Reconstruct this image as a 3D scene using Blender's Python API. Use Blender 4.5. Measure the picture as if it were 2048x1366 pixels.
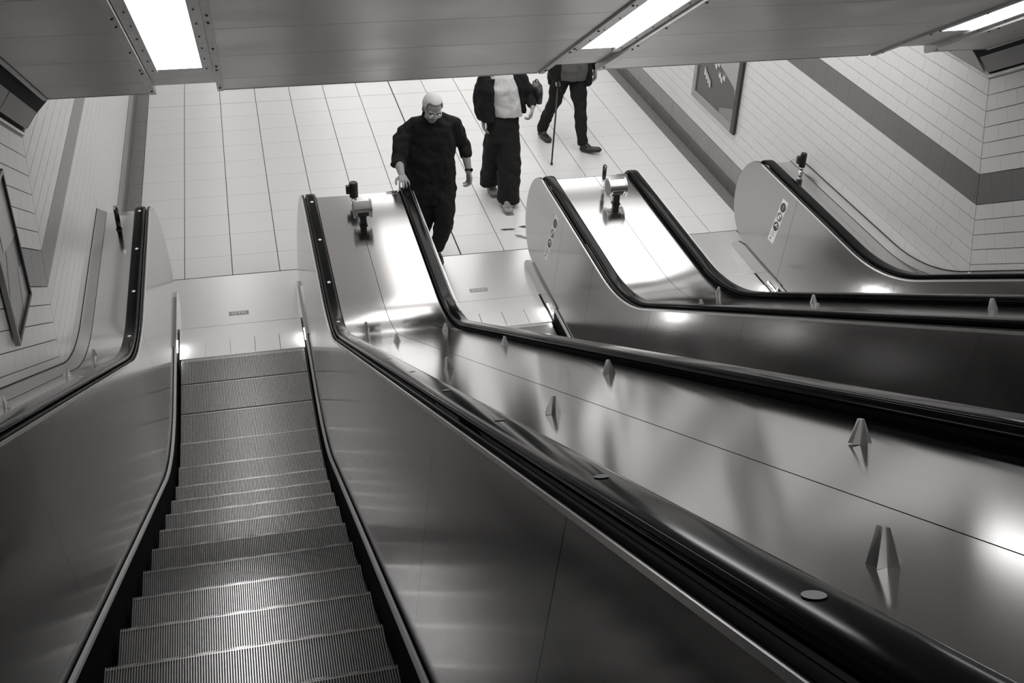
import bpy, bmesh, math, random
from mathutils import Vector, Matrix
random.seed(7)
for o in list(bpy.data.objects): bpy.data.objects.remove(o)
S = bpy.context.scene
COL = S.collection

# ------------------------------------------------------------------ camera
CX, CY, CZ = 0.5051, -9.3579, 5.2504
YAW, PITCH, ROLL, FPX = 0.26082, -0.5785, 0.03841, 2236.23
_d = Vector((math.sin(YAW)*math.cos(PITCH), math.cos(YAW)*math.cos(PITCH), math.sin(PITCH)))
_r0 = Vector((math.cos(YAW), -math.sin(YAW), 0)); _u0 = _r0.cross(_d)
_r = math.cos(ROLL)*_r0 + math.sin(ROLL)*_u0; _u = -math.sin(ROLL)*_r0 + math.cos(ROLL)*_u0
cam = bpy.data.cameras.new('camera'); cam.sensor_width = 36; cam.lens = FPX*36/2048
cam.clip_start = 0.05; cam.clip_end = 100
co = bpy.data.objects.new('camera', cam); COL.objects.link(co)
m = Matrix.Identity(4)
for i in range(3):
    m[i][0] = _r[i]; m[i][1] = _u[i]; m[i][2] = -_d[i]; m[i][3] = (CX, CY, CZ)[i]
co.matrix_world = m
S.camera = co
def to_px(p):
    q = Vector(p) - Vector((CX, CY, CZ)); w = q.dot(_d)
    if w <= .05: return None
    return 1024 + FPX*q.dot(_r)/w, 683 - FPX*q.dot(_u)/w, w

# ------------------------------------------------------------------ world, light levels, exposure
W = bpy.data.worlds.new('world'); S.world = W; W.use_nodes = True
W.node_tree.nodes['Background'].inputs[0].default_value = (.9, .895, .89, 1)
W.node_tree.nodes['Background'].inputs[1].default_value = 0.02
VS = S.view_settings
VS.view_transform = 'Standard'; VS.look = 'None'; VS.exposure = 0.0; VS.gamma = 1.0
VS.use_curve_mapping = False
L_SOFFIT = 7.0      # escalator soffit diffusers
L_HALL = 2.15        # hall ceiling diffusers
L_COMB = 90.0        # comb lamps

# ------------------------------------------------------------------ materials
def g(v): return (v*1.008, v*.995, v*.987, 1)
MATS = {}
def mat(name, v, rough=.5, metal=0., var=0., scale=8., emit=0., stretch=None, rvar=0., spec=.5, bump=0., aniso=0.):
    if name in MATS: return MATS[name]
    M = bpy.data.materials.new(name); M.use_nodes = True; N = M.node_tree.nodes; L = M.node_tree.links
    b = N['Principled BSDF']
    b.inputs['Base Color'].default_value = g(v); b.inputs['Roughness'].default_value = rough
    b.inputs['Metallic'].default_value = metal; b.inputs['Specular IOR Level'].default_value = spec
    if aniso: b.inputs['Anisotropic'].default_value = aniso
    if emit:
        b.inputs['Emission Color'].default_value = (1, .992, .984, 1); b.inputs['Emission Strength'].default_value = emit
    if var or rvar or bump:
        tc = N.new('ShaderNodeTexCoord'); mp = N.new('ShaderNodeMapping'); nz = N.new('ShaderNodeTexNoise')
        if stretch: mp.inputs['Scale'].default_value = stretch
        nz.inputs['Scale'].default_value = scale; nz.inputs['Detail'].default_value = 4
        oi = N.new('ShaderNodeObjectInfo'); ad = N.new('ShaderNodeVectorMath')
        L.new(tc.outputs['Object'], ad.inputs[0]); L.new(oi.outputs['Location'], ad.inputs[1])
        L.new(ad.outputs[0], mp.inputs[0]); L.new(mp.outputs[0], nz.inputs[0])
        if var:
            mr = N.new('ShaderNodeMapRange'); mr.inputs['To Min'].default_value = v*(1-var); mr.inputs['To Max'].default_value = v*(1+var)
            mr.inputs['From Min'].default_value = .25; mr.inputs['From Max'].default_value = .75
            cb = N.new('ShaderNodeCombineColor'); t = g(1)
            for i in range(3):
                mm = N.new('ShaderNodeMath'); mm.operation = 'MULTIPLY'; mm.inputs[1].default_value = t[i]
                L.new(mr.outputs[0], mm.inputs[0]); L.new(mm.outputs[0], cb.inputs[i])
            L.new(cb.outputs[0], b.inputs['Base Color'])
        if rvar:
            mr2 = N.new('ShaderNodeMapRange'); mr2.inputs['To Min'].default_value = max(.02, rough-rvar); mr2.inputs['To Max'].default_value = rough+rvar
            mr2.inputs['From Min'].default_value = .3; mr2.inputs['From Max'].default_value = .7
            L.new(nz.outputs[0], mr2.inputs[0]); L.new(mr2.outputs[0], b.inputs['Roughness'])
        if var: L.new(nz.outputs[0], mr.inputs[0])
        if bump:
            bp = N.new('ShaderNodeBump'); bp.inputs['Strength'].default_value = bump; bp.inputs['Distance'].default_value = .01
            L.new(nz.outputs[0], bp.inputs['Height']); L.new(bp.outputs[0], b.inputs['Normal'])
    MATS[name] = M
    return M
FLOOR_T = mat('floor_tile', .66, .30, var=.02, scale=30)
FLOOR_B = mat('floor_border_tile', .16, .4, var=.12, scale=25)
GROUT = mat('floor_grout', .10, .8)
GROUT_D = mat('floor_bed', .03, .9)
WTILE = mat('wall_tile', .66, .28, var=.012, scale=3)
WBAND = mat('wall_band_tile', .15, .3, var=.02, scale=3)
WGROUT = mat('wall_grout', .07, .9)
SKIRT_D = mat('skirting_dark', .09, .35, var=.1)
SKIRT_L = mat('skirting_grey', .24, .35, var=.08)
STEEL = mat('deck_steel', .54, .13, 1.)
PANEL = mat('panel_steel', .40, .15, 1.)
SATIN = mat('satin_steel', .95, .32, .85)
DRUM = mat('drum_steel', .62, .24, .95)
PLATE = mat('landing_plate_steel', .68, .3, .6, var=.01, scale=6)
CHROME = mat('chrome', .75, .08, 1.)
RUBBER = mat('handrail_rubber', .006, .12, spec=.05)
BLACK = mat('black_plastic', .012, .4)
GAPB = mat('black_gap', .006, .8)
SKIRTB = mat('skirt_black', .006, .8, spec=.05)
MOULD = mat('skirt_moulding', .55, .4, .1)
CLEAT = mat('step_cleat', .42, .26, .9, var=.1, scale=40)
GROOVE = mat('step_groove', .035, .6, .2)
SOFF = mat('soffit_panel', .52, .36, .55, rvar=.05, scale=2.5)
CHAN = mat('light_channel_steel', .58, .4, .45, var=.12, scale=9)
DIFF = mat('soffit_diffuser', .9, .5, emit=L_SOFFIT)
HDIFF = mat('hall_diffuser', .9, .5, emit=L_HALL)
CLAMP = mat('comb_lamp', .9, .5, emit=L_COMB)
COVE = mat('coving_panel', .30, .45, .2)
HCEIL = mat('hall_ceiling', .85, .6)
WHITE = mat('white_vinyl', .9, .5)
INK = mat('ink', .05, .5)
INKG = mat('ink_grey', .22, .5)
POST_D = mat('poster_dark', .055, .25)
POST_M = mat('poster_mid', .20, .25)
POST_L = mat('poster_light', .33, .25)
POST_W = mat('poster_white', .6, .25)
FRAME = mat('frame_grey', .32, .4, .3)
CLOTH = mat('black_cloth', .011, .85, var=.2, scale=60, spec=.2)
CLOTH2 = mat('black_twill', .014, .8, spec=.2)
GREYK = mat('grey_knit', .09, .9, var=.15, scale=50)
CREAM = mat('cream_knit', .55, .9, var=.12, scale=50)
SKIN = mat('skin', .27, .5, var=.06, scale=20)
HAIRW = mat('white_hair', .52, .7, var=.12, scale=80, bump=.3)
HAIRD = mat('dark_hair', .03, .6)
SHOE = mat('dark_leather', .018, .4)
SANDAL = mat('tan_leather', .22, .5)
EYE = mat('eye', .02, .2)
GLASS = mat('lens', .35, .05, .6)

# ------------------------------------------------------------------ object helpers
def link(name, me, mt=None, parent=None, loc=(0,0,0)):
    o = bpy.data.objects.new(name, me); COL.objects.link(o); o.location = loc
    if mt is not None and me is not None and not me.materials:
        for x in (mt if isinstance(mt, (list, tuple)) else [mt]): me.materials.append(x)
    if parent: o.parent = parent
    return o
def mesh_of(name, V, F, mi=None, smooth=False):
    me = bpy.data.meshes.new(name); me.from_pydata([tuple(v) for v in V], [], F); me.validate(); me.update()
    if mi: me.polygons.foreach_set('material_index', mi)
    if smooth: me.polygons.foreach_set('use_smooth', [True]*len(me.polygons))
    return me
def from_bm(name, bm, smooth=False, recalc=True):
    if recalc: bmesh.ops.recalc_face_normals(bm, faces=bm.faces)
    me = bpy.data.meshes.new(name); bm.to_mesh(me); bm.free()
    if smooth: me.polygons.foreach_set('use_smooth', [True]*len(me.polygons))
    return me
def tag(o, label=None, cat=None, group=None, kind=None):
    if label: o['label'] = label
    if cat: o['category'] = cat
    if group: o['group'] = group
    if kind: o['kind'] = kind
    return o
def empty(name, loc=(0,0,0)):
    o = bpy.data.objects.new(name, None); COL.objects.link(o); o.location = loc; o.empty_display_size = .1
    return o
def bbox(bm, x0, x1, y0, y1, z0, z1, mtx=None):
    vs = [bm.verts.new((x, y, z)) for x in (x0, x1) for y in (y0, y1) for z in (z0, z1)]
    if mtx is not None:
        for v in vs: v.co = mtx @ v.co
    for f in ((0,1,3,2),(4,6,7,5),(0,4,5,1),(2,3,7,6),(0,2,6,4),(1,5,7,3)): bm.faces.new([vs[i] for i in f])
    return vs
def box_mesh(name, x0, x1, y0, y1, z0, z1, bev=0.):
    bm = bmesh.new(); bbox(bm, x0, x1, y0, y1, z0, z1)
    if bev: bmesh.ops.bevel(bm, geom=list(bm.edges), offset=bev, segments=2, affect='EDGES', profile=.5)
    return from_bm(name, bm)
def cyl(bm, p0, p1, r0, r1=None, n=16, cap=True):
    r1 = r0 if r1 is None else r1
    p0, p1 = Vector(p0), Vector(p1); d = (p1-p0).normalized()
    a = d.orthogonal().normalized(); b = d.cross(a)
    A = [bm.verts.new(p0 + r0*(math.cos(t)*a + math.sin(t)*b)) for t in [2*math.pi*i/n for i in range(n)]]
    B = [bm.verts.new(p1 + r1*(math.cos(t)*a + math.sin(t)*b)) for t in [2*math.pi*i/n for i in range(n)]]
    for i in range(n): bm.faces.new((A[i], A[(i+1)%n], B[(i+1)%n], B[i]))
    if cap: bm.faces.new(A[::-1]); bm.faces.new(B)
def ell(bm, c, r, mtx=None, seg=16, ring=10):
    M4 = Matrix.Translation(Vector(c)) @ Matrix.Diagonal((r[0], r[1], r[2], 1))
    if mtx is not None: M4 = mtx @ M4
    bmesh.ops.create_uvsphere(bm, u_segments=seg, v_segments=ring, radius=1, matrix=M4)
def text_mesh(s, size, ext=.0006):
    cu = bpy.data.curves.new('lettering', 'FONT'); cu.body = s; cu.size = size; cu.extrude = ext; cu.align_x = 'CENTER'; cu.align_y = 'CENTER'
    o = bpy.data.objects.new('tmp', cu); COL.objects.link(o)
    dg = bpy.context.evaluated_depsgraph_get(); dg.update()
    me = bpy.data.meshes.new_from_object(o.evaluated_get(dg)); bpy.data.objects.remove(o); bpy.data.curves.remove(cu)
    me.materials.clear()
    return me

# ------------------------------------------------------------------ profile of the escalators
GO = .072      # rail centre to inner panel face
ANG = math.radians(29.88); TA = math.tan(ANG); TH = math.tan(ANG/2); CA = math.cos(ANG); SA = math.sin(ANG)
def prof(Y, H, K0=-2.97, R0=2.86):
    Yk = K0 + H*TH; R = R0 - H; T = R*TH
    if Y >= Yk + T: return H
    if Y <= Yk - T*CA: return H + (Yk - Y)*TA
    s = Yk + T - Y
    return H + R - math.sqrt(R*R - s*s)
Y_TOP = -11.5
def ys(a, b, fine=.07):
    """sample from a (near floor, larger) to b (upper, smaller): dense in the bend"""
    r = [a]
    y = a
    while y > b + 1e-6:
        y -= fine if -3.5 < y <= -1.9 else .5
        if y < -1.9 < r[-1]: y = -1.9
        if y <= b: y = b
        r.append(y)
    return r
def strip_solid(name, Yl, Hb, Ht, x0, x1, smooth=False):
    """plate between two heights of the profile, vertical joints"""
    V = []; F = []
    for y in Yl:
        zb = Hb(y) if callable(Hb) else prof(y, Hb); zt = Ht(y) if callable(Ht) else prof(y, Ht)
        V += [(x0, y, zb), (x0, y, zt), (x1, y, zt), (x1, y, zb)]
    n = len(Yl)
    for i in range(n-1):
        a = 4*i; b = a+4
        for k in range(4): F.append((a+k, a+(k+1)%4, b+(k+1)%4, b+k))
    F += [(0, 3, 2, 1), (4*n-4, 4*n-3, 4*n-2, 4*n-1)]
    return mesh_of(name, V, F, smooth=smooth)
def sweep_sec(name, Yl, sec, X0, s, K0=-2.97, closed=False, smooth=False):
    """sweep an open/closed section [(dx,H)] along the profile"""
    V = []; F = []; k = len(sec)
    for y in Yl:
        for dx, H in sec: V.append((X0 + s*dx, y, prof(y, H, K0)))
    for i in range(len(Yl)-1):
        for j in range(k if closed else k-1):
            a = i*k + j; b = i*k + (j+1) % k
            F.append((a, b, b+k, a+k))
    if closed: F += [tuple(range(k)), tuple(range((len(Yl)-1)*k, len(Yl)*k))[::-1]]
    return mesh_of(name, V, F, smooth=smooth)
def end_path(H, yend, R, zlow):
    """path along height H down to the newel, then bending down: points with unit normals (y,z,ny,nz)"""
    P = []
    for y in ys(yend - R, Y_TOP)[::-1]:
        e = .01; t = Vector((2*e, prof(y+e, H) - prof(y-e, H))).normalized()
        P.append((y, prof(y, H), -t.y, t.x))
    for i in range(1, 11):
        a = math.pi/2*(1 - i/10)
        P.append((yend - R + R*math.cos(a), H - R + R*math.sin(a), math.cos(a), math.sin(a)))
    P.append((yend, zlow, 1, 0))
    return P
def sweep_path(name, P, sec, X0, s, smooth=True, closed=True):
    V = []; F = []; k = len(sec)
    for y, z, ny, nz in P:
        for dx, dn in sec: V.append((X0 + s*dx, y + ny*dn, z + nz*dn))
    for i in range(len(P)-1):
        for j in range(k if closed else k-1):
            a = i*k + j; b = i*k + (j+1) % k
            F.append((a, b, b+k, a+k))
    F += [tuple(range(k)), tuple(range((len(P)-1)*k, len(P)*k))[::-1]]
    bm = bmesh.new(); me = mesh_of('t', V, F); bm.from_mesh(me); bpy.data.meshes.remove(me)
    return from_bm(name, bm, smooth)

# ================================================================== FLOOR
XL, XR = -0.731, 5.640
TW, TD, TX0, T1 = .4330, .4401, -.140, .3863
floor = link('floor', box_mesh('floor', XL-.02, XR+.02, -.006, 14.0, -.06, -.012), GROUT_D); tag(floor, kind='structure')
rows = [0, T1] + [T1 + TD*k for k in range(1, 17)]
full = None
tile_meshes = {}
def floor_tile(x0, x1, y0, y1, mt, key):
    k = (key, round(x1-x0, 4), round(y1-y0, 4))
    if k not in tile_meshes:
        w, d = (x1-x0)/2, (y1-y0)/2
        bm = bmesh.new(); bbox(bm, -w, w, -d, d, -.012, 0)
        bmesh.ops.bevel(bm, geom=[e for e in bm.edges if all(v.co.z > -.001 for v in e.verts)], offset=.0012, segments=1, affect='EDGES')
        me = from_bm('floor_tile', bm); me.materials.append(mt); tile_meshes[k] = me
    return link('floor_tile' if key == 'a' else 'border_tile', tile_meshes[k], None, floor, ((x0+x1)/2, (y0+y1)/2, 0))
for r in range(len(rows)-1):
    gy = .0016
    for c in range(-1, 13):
        xa, xb = TX0 + TW*c, TX0 + TW*(c+1)
        ga = .0065 if c == 6 else .0032; gb = .0065 if c+1 == 6 else .0032
        floor_tile(xa+ga, xb-gb, rows[r]+(.009 if r == 0 else .0045 if r == 10 else gy), rows[r+1]-(.0045 if r == 9 else gy), FLOOR_T, 'a')
    xb0 = TX0 - TW
    floor_tile(XL+.002, xb0-.002, rows[r]+gy, rows[r+1]-gy, FLOOR_B, 'b')
    floor_tile(TX0+TW*13+.002, XR-.002, rows[r]+gy, rows[r+1]-gy, FLOOR_B, 'b')

# thin dark tapering marks on the floor tile in front of the second landing plate
def mark_strip(px, mt, w):
    bm = bmesh.new(); n = 8
    A = []; B = []
    for i in range(n+1):
        t = i/n; p = Vector((px[0][0]*(1-t)+px[1][0]*t, px[0][1]*(1-t)+px[1][1]*t, .0008))
        d = Vector((px[1][0]-px[0][0], px[1][1]-px[0][1], 0)).normalized(); nn = Vector((-d.y, d.x, 0))
        h = w*math.sin(math.pi*min(max(t, .04), .96))*(1+.3*math.sin(9*t))
        A.append(bm.verts.new(p+nn*h)); B.append(bm.verts.new(p-nn*h))
    for i in range(n): bm.faces.new((A[i], A[i+1], B[i+1], B[i]))
    return link('floor_mark', from_bm('floor_mark', bm), mt, floor)
mark_strip([(2.95, .44), (3.11, .43)], INK, .024); mark_strip([(3.15, .475), (3.32, .44)], INK, .03)
mark_strip([(3.07, .31), (3.20, .19)], INKG, .034); mark_strip([(3.22, .25), (3.36, .13)], INK, .03)

# ================================================================== WALLS
HC, ZB, YK, LT = .1079, 1.857, -3.03, .2145
def kink(z): return YK + (z - ZB)*TH
def clip(poly, fn):
    out = []
    for i in range(len(poly)):
        a, b = poly[i], poly[(i+1) % len(poly)]; fa, fb = fn(a), fn(b)
        if fa >= 0: out.append(a)
        if (fa >= 0) != (fb >= 0):
            t = fa/(fa-fb); out.append((a[0]+(b[0]-a[0])*t, a[1]+(b[1]-a[1])*t))
    return out
def wall(side, X, inn):
    name = 'wall_' + side
    # backing slab (grout colour) following hall and shaft
    V = [(X, 14, -.05), (X, 14, 2.95), (X, -3.0, 2.95), (X, -13, 8.7), (X, -13, 3.4), (X, -2.4, -.05)]
    Vb = [(X - inn*.2, y, z) for _, y, z in V]
    n = len(V)
    F = [tuple(range(n)), tuple(range(n, 2*n))[::-1]] + [(i, (i+1) % n, n+(i+1) % n, n+i) for i in range(n)]
    w = link(name, mesh_of(name, V + Vb, F), WGROUT); tag(w, kind='structure')
    polys = []     # (poly2d, material key, shared transform or None)
    def add(y0, y1, v0, v1, sec, key):
        gu, gv = .0006, .0019
        if sec == 0:
            p = [(y0+gu, v0+gv), (y1-gu, v0+gv), (y1-gu, v1-gv), (y0+gu, v1-gv)]
            f = lambda q: q[0] - kink(q[1]) - .003
            full = all(f(q) >= 0 for q in p); c = ((y0+y1)/2, (v0+v1)/2); rot = 0.
        else:
            tr = lambda u, v: (YK - u*CA + v*SA, ZB + u*SA + v*CA)
            p = [tr(y1-gu, v0+gv), tr(y0+gu, v0+gv), tr(y0+gu, v1-gv), tr(y1-gu, v1-gv)]
            f = lambda q: kink(q[1]) - q[0] - .003
            full = all(f(q) >= 0 for q in p); c = tr((y0+y1)/2, (v0+v1)/2); rot = -ANG
        if not full:
            p = clip(p, f)
            if len(p) < 3: return
            c = (sum(q[0] for q in p)/len(p), sum(q[1] for q in p)/len(p))
        polys.append((p, key, full, c, rot, v1-v0))
    cs = list(range(-14, -1)) + ['band'] + list(range(1, 8))
    for n_ in cs:
        lo, hi, key = (-1, 1, 'band') if n_ == 'band' else (n_, n_+1, 'light')
        off = 0 if n_ == 'band' else (LT/2 if n_ % 2 else 0)
        y = -4.3 + off
        while y < 8.0:
            add(y, min(y+LT, 8.0), ZB+lo*HC, ZB+hi*HC, 0, key); y += LT
        if n_ == 'band' or n_ >= -11:
            u = -.7 + off
            while u < 3.2:
                add(u, u+LT, lo*HC, hi*HC, 1, key); u += LT
    def score(P):
        q = to_px((X, P[3][0], P[3][1]))
        if not q or not (-20 < q[0] < 2068 and -20 < q[1] < 1380): return 0
        if q[1] < 205 - q[0]*.055 and P[3][0] > -2.6: return 0
        if P[3][0] > -3.1 and P[3][1] < 1.0 and side == 'right' and P[3][0] < -.3: return 0
        if side == 'left' and P[3][1] < .97 and P[3][0] < 1.2: return 0
        vec = Vector((X-CX, P[3][0]-CY, P[3][1]-CZ))
        return abs(vec.x)/vec.length**3
    polys.sort(key=lambda P: -score(P))
    th = .007; shared = {}
    V = []; F = []; MI = []
    for i, (p, key, full, c, rot, h) in enumerate(polys):
        mt = WBAND if key == 'band' else WTILE
        if i < 300:
            if full:
                k = (key, round(h, 4))
                if k not in shared:
                    a, b = LT/2-.0006, h/2-.0019
                    vv = [(0, -a, -b), (0, a, -b), (0, a, b), (0, -a, b)]
                    ff = [(inn*th, y*.997, z*.985) for _, y, z in vv]
                    me = mesh_of('wall_tile', vv+ff, [(4,5,6,7)] + [(j, (j+1) % 4, 4+(j+1) % 4, 4+j) for j in range(4)])
                    me.materials.append(mt); shared[k] = me
                o = link('band_tile' if key == 'band' else 'wall_tile', shared[k], None, w, (X, c[0], c[1])); o.rotation_euler = (rot, 0, 0)
            else:
                n2 = len(p)
                me = mesh_of('wall_tile', [(0, q[0]-c[0], q[1]-c[1]) for q in p] + [(inn*th, q[0]-c[0], q[1]-c[1]) for q in p],
                             [tuple(range(n2, 2*n2))] + [(j, (j+1) % n2, n2+(j+1) % n2, n2+j) for j in range(n2)])
                me.materials.append(mt); link('band_tile' if key == 'band' else 'wall_tile', me, None, w, (X, c[0], c[1]))
        else:
            b0 = len(V); n2 = len(p); V += [(X, q[0], q[1]) for q in p] + [(X+inn*th, q[0], q[1]) for q in p]
            fs = [tuple(range(b0+n2, b0+2*n2))] + [(b0+j, b0+(j+1) % n2, b0+n2+(j+1) % n2, b0+n2+j) for j in range(n2)]
            F += fs; MI += [1 if key == 'band' else 0]*len(fs)
    me = mesh_of('wall_tiles', V, F, MI)
    o = link('wall_tiles', me, [WTILE, WBAND], w); o['kind'] = 'stuff'
    # upper shaft wall, beyond what the photograph shows
    link('plain_facing', mesh_of('plain_facing', [(X+inn*.004, 8, .35), (X+inn*.004, 14, .35), (X+inn*.004, 14, 2.62), (X+inn*.004, 8, 2.62)], [(0,1,2,3)]), WTILE, w)
    V = [(X+inn*.004, kink(2.0)-3.05, prof(-6.1, 0.2)), (X+inn*.004, -13, prof(-13, 0.2)), (X+inn*.004, -13, 9.0), (X+inn*.004, kink(2.0)-3.05, 4.9)]
    link('plain_facing', mesh_of('plain_facing', V, [(0,1,2,3)]), WTILE, w)
    # skirting: dark lower band and grey upper band, in lengths
    sk = link('baseboard_'+side, mesh_of('b', [(X+inn*.006, -.3, 0), (X+inn*.006, 8, 0), (X+inn*.006, 8, .343), (X+inn*.006, -.3, .343)], [(0,1,2,3)]), GROUT_D)
    tag(sk, kind='structure')
    y = -.3
    while y < 8:
        y2 = min(y+.6, 8)
        link('cove_skirting_tile', box_mesh('k', *sorted((X+inn*.006, X+inn*.022)), y+.001, y2-.001, 0.001, .143, .004), SKIRT_D, sk)
        link('upper_skirting_tile', box_mesh('k', *sorted((X+inn*.006, X+inn*.015)), y+.001, y2-.001, .147, .343, .002), SKIRT_L, sk)
        y = y2
    return w
wall('left', XL, 1); wall('right', XR, -1)

# far and near closing walls (outside the frame, they close the room)
def slab(name, x0, x1, y0, y1, z0, z1, mt):
    return tag(link(name, box_mesh(name, x0, x1, y0, y1, z0, z1), mt), kind='structure')
link('far_floor', box_mesh('far_floor', XL, XR, rows[-1]+.002, 14, -.012, 0), FLOOR_T, floor)
slab('wall_back', XL-.2, XR+.2, 14.0, 14.2, -.1, 3.2, WTILE)
slab('wall_front', XL-.2, XR+.2, -13.2, -13.0, 3.0, 9.5, WTILE)

# ================================================================== CEILING
SY, SZ = -3.0, 2.90                       # lower edge of the inclined soffit
def sof(Y, off=0): return SZ + (SY - Y)*TA + off/CA
ceil = tag(link('ceiling', mesh_of('ceiling', [(XL-.1, SY+.02, SZ+.12), (XR+.1, SY+.02, SZ+.12), (XR+.1, -13, sof(-13, .12)), (XL-.1, -13, sof(-13, .12))], [(0,1,2,3)]), GAPB), kind='structure')
hall_ceiling = slab('ceiling_hall', XL-.1, XR+.1, SY+.05, 14.1, 2.98, 3.05, HCEIL)
CH = [(.035, .430), (2.300, 2.690), (4.540, 4.955)]      # light channels
EL, ER = -.515, 5.405
bays = [(EL, CH[0][0]), (CH[0][1], CH[1][0]), (CH[1][1], CH[2][0]), (CH[2][1], ER)]
def slope_box(name, x0, x1, ya, yb, o0, o1, mt, parent, bev=0.):
    """box lying on the soffit plane between ya (lower end) and yb (upper end), offsets o0..o1 above the plane"""
    V = []
    for x in (x0, x1):
        for y in (ya, yb):
            for o in (o0, o1): V.append((x, y + o*SA, sof(y) + o*CA))
    bm = bmesh.new(); vs = [bm.verts.new(v) for v in V]
    for f in ((0,1,3,2),(4,6,7,5),(0,4,5,1),(2,3,7,6),(0,2,6,4),(1,5,7,3)): bm.faces.new([vs[i] for i in f])
    bmesh.ops.recalc_face_normals(bm, faces=bm.faces)
    if bev: bmesh.ops.bevel(bm, geom=list(bm.edges), offset=bev, segments=1, affect='EDGES')
    return link(name, from_bm(name, bm), mt, parent)
jy = [SY, -3.30]
while jy[-1] > -12.6: jy.append(jy[-1] - .525)
for bi, (x0, x1) in enumerate(bays):
    for i in range(len(jy)-1):
        slope_box('soffit_panel', x0+.001, x1-.001, jy[i]-.0012, jy[i+1]+.0012, 0, .03, SOFF, ceil, .001)
    slope_box('edge_trim', x0, x1, SY+.012, SY, -.002, .05, CHAN, ceil)

def light_fitting(i, x0, x1, label):
    root = empty('light_fitting', ((x0+x1)/2, SY, sof(SY)))
    tag(root, label, 'ceiling light', 'soffit lights above the escalators')
    def P(name, *a, **k):
        o = slope_box(name, *a, None, **k) if False else slope_box(name, *a, None)
        o.parent = root; o.matrix_parent_inverse = Matrix.Translation(-Vector(root.location)); return o
    a, b = x0+.085, x1-.085
    P('end_plate', x0+.012, x1-.012, -3.10, -3.505, .022, .034, CHAN)
    P('flange', x0-.004, x0+.030, -3.02, -12.4, -.012, .03, CHAN)
    P('flange', x1-.030, x1+.004, -3.02, -12.4, -.012, .03, CHAN)
    P('side_frame', x0+.034, a, -3.45, -12.4, .006, .022, CHAN)
    P('side_frame', b, x1-.034, -3.45, -12.4, .006, .022, CHAN)
    P('backing', x0, x1, -3.05, -12.4, .05, .06, GAPB)
    for ya, yb in ((-3.512, -5.25), (-9.0, -12.3)):
        P('diffuser', a+.002, b-.002, ya, yb, .018, .03, DIFF)
    P('blank_plate', a+.002, b-.002, -5.26, -8.99, .018, .03, CHAN)
    for xx in (x0+.013, x1-.013):
        for yy in [-3.12 - .46*j for j in range(5)] + [-3.66, -4.62]:
            bm = bmesh.new(); c = Vector((xx, yy, sof(yy))); n = Vector((0, -SA, -CA))
            cyl(bm, c + n*.011, c + n*.017, .007, n=8)
            o = link('bolt', from_bm('bolt', bm), BLACK, root); o.matrix_parent_inverse = Matrix.Translation(-Vector(root.location))
    for xx in (a-.022, b+.022):
        for yy in [-3.55 - .22*j for j in range(6)]:
            bm = bmesh.new(); c = Vector((xx, yy, sof(yy))); n = Vector((0, -SA, -CA))
            cyl(bm, c - n*.010, c - n*.002, .0045, n=8)
            o = link('screw', from_bm('screw', bm), BLACK, root); o.matrix_parent_inverse = Matrix.Translation(-Vector(root.location))
light_fitting(0, *CH[0], 'recessed white light panel in the soffit, leftmost, above the steps in view')
light_fitting(1, *CH[1], 'recessed white light panel in the soffit, middle one of three, above the man in glasses')
light_fitting(2, *CH[2], 'recessed white light panel in the soffit, rightmost, nearest the dark banded wall')

# hall ceiling lights (above the frame)
for x0, x1 in ((.05, .45), (2.0, 3.5), (4.1, 5.6)):
    for ya, yb in ((-2.5, 2.7), (4.0, 8.0), (9.0, 13.5)):
        link('light_panel', box_mesh('light_panel', x0, x1, ya, yb, 2.90, 2.94), HDIFF, hall_ceiling)

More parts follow.
